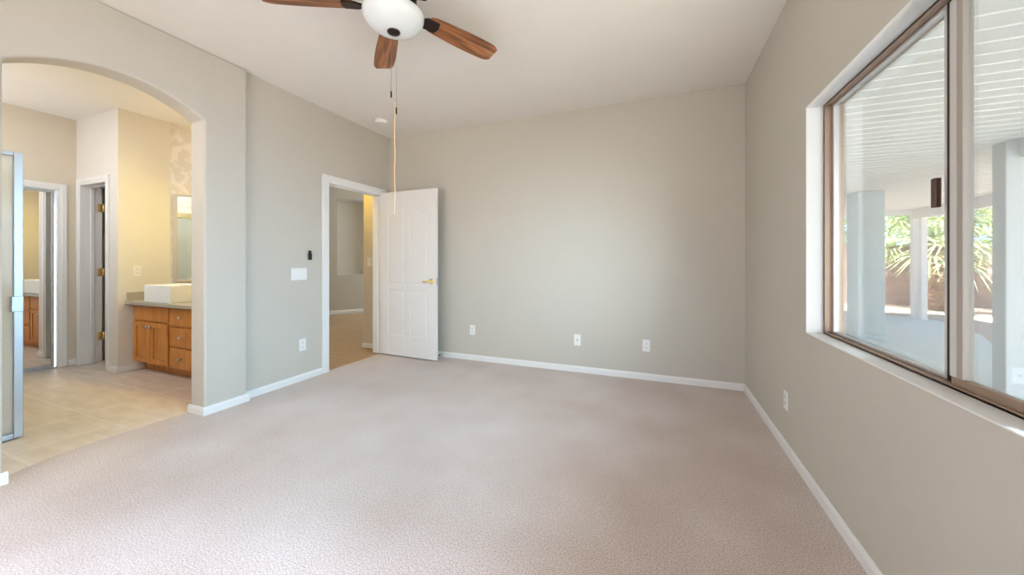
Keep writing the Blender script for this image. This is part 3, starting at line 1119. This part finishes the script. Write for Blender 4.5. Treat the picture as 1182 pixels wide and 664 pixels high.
# vanity light bar (out of view beyond the arch edge) with its warm bulbs
vl = root('vanity_light', (-4.2, YM + q, 2.12), 'brass vanity light bar with warm glass shades', 'wall lamp')
MB().box(-4.55, -3.85, YM + q - .03, YM + q - .001, 2.09, 2.15).build('backplate', brass, vl, .004)
for k in range(3):
    xx = -4.42 + k * .22
    em = bpy.data.materials.get('warm_bulb')
    if em is None:
        em = M('warm_bulb', (1, .8, .5))
        b_ = em.node_tree.nodes['Principled BSDF']
        b_.inputs['Emission Color'].default_value = (1, .74, .34, 1)
        b_.inputs['Emission Strength'].default_value = 12
    MB().lathe([(.01, 2.10), (.045, 2.12), (.055, 2.17), (.05, 2.20)], Matrix.Translation((xx, YM + q - .10, 0)), 20).build('shade', em, vl)
    MB().tube([(xx, YM + q - .03, 2.12), (xx, YM + q - .10, 2.105)], .008, 8).build('arm', brass, vl)
lamp('vanity_bulb_light', 'AREA', (-4.20, 2.50, 2.07), (R(-38), 0, 0), 11, (1, .78, .20), .6, .08)
lamp('vanity_glow', 'POINT', (-4.20, 2.45, 2.30), (0, 0, 0), 3, (1, .80, .32), radius=.06)
lamp('shower_fill', 'AREA', (-4.42, .55, 2.70), (0, 0, 0), 32, (.88, .95, 1.0), .8, .7)  # unseen overhead lamp added so the shower shows bright in the mirror
lamp('bathroom_fill', 'AREA', (-5.50, .13, 2.0), (R(118), 0, R(-12)), 23, (.92, .93, 1.0), .95, 1.0)  # added lamp lifting the bathroom walls and ceiling; no window there

# ---------------------------------------------------------------- shower
SXF, SYS = -3.89, 1.027
slot2 = M('dull_nickel', (0.34, 0.33, 0.32), 0.4, 0.4)
sh = root('shower_enclosure', (SXF - .5, .56, 0), 'chrome framed shower enclosure with ribbed glass at the left edge', 'shower')
f = MB()
zt_ = 1.873
f.box(SXF - .03, SXF, SYS - .040, SYS, 0, zt_)
f.box(SXF - .03, SXF, .101, .141, 0, zt_)
f.box(SXF - .03, SXF, .141, SYS - .04, 0, .035)
f.box(SXF - .03, SXF, .141, SYS - .04, zt_ - .028, zt_)
f.build('door_frame', chrome, sh, .003)
f = MB()
f.box(-4.915, SXF - .031, SYS - .026, SYS - .001, 1.80, zt_)
f.box(-4.915, SXF - .031, SYS - .026, SYS - .001, 0, .035)
f.box(-4.915, -4.89, SYS - .026, SYS - .001, .035, 1.80)
f.box(-4.50, -4.48, SYS - .022, SYS - .005, .035, 1.80)
f.build('side_frame', chrome, sh, .003)
MB().box(SXF - .018, SXF - .012, .141, SYS - .04, .035, zt_ - .028).build('door_glass', shglass, sh)
MB().box(-4.89, SXF - .031, SYS - .016, SYS - .010, .035, 1.80).build('side_glass', sideglass, sh)
hm = MB()
hz = z_at(349, 2.45)
hm.box(SXF, SXF + .034, SYS - .058, SYS - .046, hz - .05, hz + .05)
hm.box(SXF, SXF + .034, SYS - .016, SYS - .008, hz - .05, hz + .05)
hm.box(SXF + .026, SXF + .036, SYS - .058, SYS - .008, hz - .05, hz + .05)
hm.build('pull_handle', chrome, sh, .003)
MB().box(-4.915, SXF - .032, .102, SYS - .028, -.004, .06).build('shower_pan', cream, sh, .01)
MB().lathe([(.075, 0), (.075, .010), (.04, .02)], Matrix.Translation((-4.06, SYS - .018, 1.735)) @ Matrix.Rotation(R(90), 4, 'X'), 28).build('wall_flange', slot2, sh)
MB().tube([(-4.06, SYS - .03, 1.735), (-4.10, SYS - .10, 1.75), (-4.16, SYS - .16, 1.71)], .010, 10).build('shower_arm', chrome, sh)
MB().lathe([(.012, .0), (.022, -.02), (.045, -.045), (.045, -.055)], Matrix.Translation((-4.16, SYS - .165, 1.715)), 24).build('shower_head', chrome, sh)

# ---------------------------------------------------------------- hall lamp, with unseen fills
lamp('hall_bulb_light', 'POINT', (-3.46, 3.42, 2.48), (0, 0, 0), 24, (1, .70, .10), radius=.05)
lamp('hall_fill', 'AREA', (-7.0, 3.4, 1.7), (R(90), 0, R(-12)), 5, (.97, .97, 1.0), 2.2, 1.8)  # unseen fill added to raise the hall light; no opening behind it
lamp('hall_niche_fill', 'AREA', (-4.1, 7.6, 1.7), (R(90), 0, R(125)), 50, (.80, .92, 1.0), 1.2, 1.6)  # lamp added round the corner to brighten the niche, not a window

# ---------------------------------------------------------------- outside
GZ = -0.10
S('ground', MB().box(-2, 40, -12, 40, -.30, GZ - .03), gravel, 'pale sunlit gravel yard beyond the patio', 'ground')
S('patio_floor', MB().prism([(XR + .162, -8), (3.6, -8), (3.6, 5.6), (4.0, 6.5), (4.6, 7.5), (5.1, 8.55), (5.4, 9.4), (5.5, 10.2), (5.55, 11.0), (XR + .162, 11.0)], -.25, GZ, 'Z'), concrete, 'smooth blue grey concrete patio slab', 'patio slab')
S('wall_exterior_blocker', MB().box(-2.0, XR + .16, YB + .13, 11.0, -.2, 2.9).box(XR - .1, XR + .16, -8, YN - .13, -.2, 2.9), stucco_w, 'stuccoed house walls past the bedroom, added out of view to block sun', 'wall')  # house carried on unseen to keep direct sun off the patio slab
pr = MB()
PZ = 2.29
pr.box(XR + .162, 5.5, -8, 10.9, PZ + .008, PZ + .10)
yy = -8.0
while yy < 10.8:      # pan ribs running out from the house
    pr.box(XR + .165, 5.45, yy, yy + .10, PZ, PZ + .008)
    yy += .15
S('patio_roof', pr, alum_w, 'white ribbed aluminium patio cover overhead', 'patio roof')
S('patio_beam', MB().box(5.28, 5.42, -8, 10.82, PZ - .20, PZ - .001), stucco_w, 'white beam along the outer edge of the patio cover', 'beam')
S('patio_beam_end', MB().box(XR + .2, 5.28, 10.68, 10.82, PZ - .10, PZ - .001), stucco_w, 'slim white beam across the far end of the patio cover', 'beam')
x0c = 3.05
c1 = tag(MB().box(x0c, x0c + .34, 7.53, 7.91, GZ, PZ - .001).box(x0c - .012, x0c + .352, 7.518, 7.922, GZ, GZ + .07).build('patio_column', stucco, None, .012, 3), 'square grey stucco column standing mid patio', 'column', kind='structure')
c2 = tag(MB().box(x0c, x0c + .50, 4.86, 5.015, GZ, PZ - .001).build('patio_column', stucco_g, None, .008, 3), 'broad pale column near the right side of the window', 'column', kind='structure')
S('patio_beam_near', MB().box(3.14, 3.30, -2, 4.855, PZ - .17, PZ - .001), stucco_w, 'white beam meeting the near patio column', 'beam')
# corner post pair
cp = root('patio_post', (5.35, 10.75, GZ), 'white post pair at the far outer corner of the patio', 'post', kind='structure')
MB().box(5.28, 5.38, 10.70, 10.80, GZ, PZ - .20).build('post', stucco_w, cp, .004)
MB().box(5.28, 5.38, 10.42, 10.50, GZ, PZ - .20).build('post', stucco_w, cp, .004)
S('block_wall', MB().box(-3, 16, 14.0, 14.2, GZ - .1, 1.62), block, 'reddish block garden wall at the far end of the yard', 'garden wall')
S('block_wall_side', MB().box(13.5, 13.7, -10, 14.0, GZ - .1, 1.62), blockY, 'reddish block garden wall along the side yard', 'garden wall')


# palms
def fan_palm(loc, trunk_h, nfr, R_, label, seed, group='fan palms by the garden wall'):
    rnd = random.Random(seed)
    r_ = root('palm_tree', loc, label, 'palm tree', group)
    m_ = MB()
    pts, rr = [], []
    for i in range(26):
        t = i / 25
        pts.append((0.03 * math.sin(t * 2), 0, t * trunk_h))
        rr.append(.19 + .035 * (i % 2) + .03 * math.sin(t * 3))
    m_.tube(pts, rr, 14, smooth=False)
    for i in range(90):      # cut frond boots
        a, z = rnd.random() * 6.28, rnd.random() * trunk_h
        TT = Matrix.Translation((0, 0, z)) @ Matrix.Rotation(a, 4, 'Z') @ Matrix.Translation((.20, 0, 0)) @ Matrix.Rotation(R(35), 4, 'Y')
        m_.box(-.04, .04, -.035, .035, -.01, .09, TT)
    m_.build('trunk', palm_bark, r_, local=True)
    for k in range(nfr):
        m_ = MB()
        az = k * 2.399 + rnd.random() * .4
        el = R(80) - R(116) * (k / nfr)
        pet = R_ * (.42 + .12 * rnd.random())
        dx = Vector((math.cos(az) * math.cos(el), math.sin(az) * math.cos(el), math.sin(el)))
        s0 = Vector((0, 0, trunk_h))
        e = s0 + dx * pet
        m_.tube([s0, s0 + dx * pet * .5 + Vector((0, 0, .03)), e], [.018, .013, .01], 5)
        side = dx.cross(Vector((0, 0, 1)))
        if side.length < .1:
            side = Vector((1, 0, 0))
        side.normalize()
        up = side.cross(dx).normalized()
        nl = 22
        for j in range(nl):
            a = R(-105) + R(210) * j / (nl - 1)
            ld = (dx * math.cos(a) + side * math.sin(a)).normalized()
            L = R_ * (.62 - .16 * abs(a) / R(105)) * (.9 + .2 * rnd.random())
            wv = .020
            n_ = ld.cross(up).normalized()
            q0 = e
            q1 = e + ld * L * .55 + up * .03 * ((j % 2) * 2 - 1) * .6
            q2 = e + ld * L - Vector((0, 0, 1)) * L * (.18 + .25 * rnd.random())
            m_.add([q0, q1 + n_ * wv, q2, q1 - n_ * wv, q1 + up * .012], [(0, 1, 4), (1, 2, 4), (2, 3, 4), (3, 0, 4)])
        m_.build('frond', palm_dry if el < R(-32) else palm_leaf, r_, local=True)
    return r_


fan_palm((6.83, 12.9, GZ - .03), 1.78, 38, 1.75, 'fan palm with thick shaggy trunk standing nearest the patio corner', 3)
fan_palm((10.6, 11.6, GZ - .03), 1.9, 26, 1.6, 'fan palm seen between the meeting stile and the near column', 5)


def tree(loc, h, rx, rz, n, label, seed, group):
    rnd = random.Random(seed)
    r_ = root('leafy_tree', loc, label, 'tree', group)
    MB().tube([(0, 0, 0), (.05, .02, h * .3), (0, .05, h * .6)], [.12, .09, .04], 8).build('trunk', bark, r_, local=True)
    m_ = MB()
    for i in range(n):
        while True:
            p = Vector((rnd.uniform(-1, 1), rnd.uniform(-1, 1), rnd.uniform(-1, 1)))
            if .35 < p.length < 1:
                break
        c = Vector((p.x * rx, p.y * rx, h * .62 + p.z * rz))
        s_ = rnd.uniform(.06, .13)
        Q = Matrix.Translation(c) @ Matrix.Rotation(rnd.random() * 6.28, 4, 'Z') @ Matrix.Rotation(rnd.random() * 3.14, 4, 'X')
        m_.add([(-s_, 0, 0), (0, -s_ * .45, s_ * .1), (s_, 0, 0), (0, s_ * .45, s_ * .1)], [(0, 1, 2, 3)], Q)
    m_.build('foliage', leaf_m, r_, local=True)


tree((5.0, 16.6, GZ - .03), 4.2, 1.9, 1.7, 2600, 'leafy green tree behind the block wall at the left of the window', 11, 'trees beyond the block wall')
tree((9.4, 17.2, GZ - .03), 4.6, 2.2, 1.9, 3000, 'leafy green tree behind the palm and block wall', 12, 'trees beyond the block wall')
tree((14.0, 16.8, GZ - .03), 4.4, 2.1, 1.8, 2600, 'leafy green tree behind the block wall toward the right', 13, 'trees beyond the block wall')


def shrub(loc, h, label, seed):
    rnd = random.Random(seed)
    r_ = root('desert_shrub', loc, label, 'shrub', 'low shrubs along the block wall')
    st2, lf = MB(), MB()
    for k in range(9):
        a = rnd.random() * 6.28
        e = Vector((math.cos(a) * h * .35 * rnd.random(), math.sin(a) * h * .35 * rnd.random(), h * rnd.uniform(.6, 1)))
        st2.tube([(0, 0, 0), e * .5 + Vector((0, 0, .05)), e], [.01, .008, .004], 5)
        for j in range(14):
            c = e * rnd.uniform(.4, 1.0) + Vector((rnd.uniform(-.07, .07), rnd.uniform(-.07, .07), 0))
            s_ = .045
            Q = Matrix.Translation(c) @ Matrix.Rotation(rnd.random() * 6.28, 4, 'Z') @ Matrix.Rotation(rnd.random() * 3.14, 4, 'X')
            lf.add([(-s_, 0, 0), (0, -s_ * .4, 0), (s_, 0, 0), (0, s_ * .4, 0)], [(0, 1, 2, 3)], Q)
    st2.build('stems', bark, r_, local=True)
    lf.build('leaves', palm_leaf, r_, local=True)


shrub((5.2, 12.2, GZ - .03), 1.0, 'thin shrub against the block wall right of the stucco column', 21)
shrub((4.3, 12.9, GZ - .03), .9, 'bushy shrub against the block wall left of the stucco column', 22)
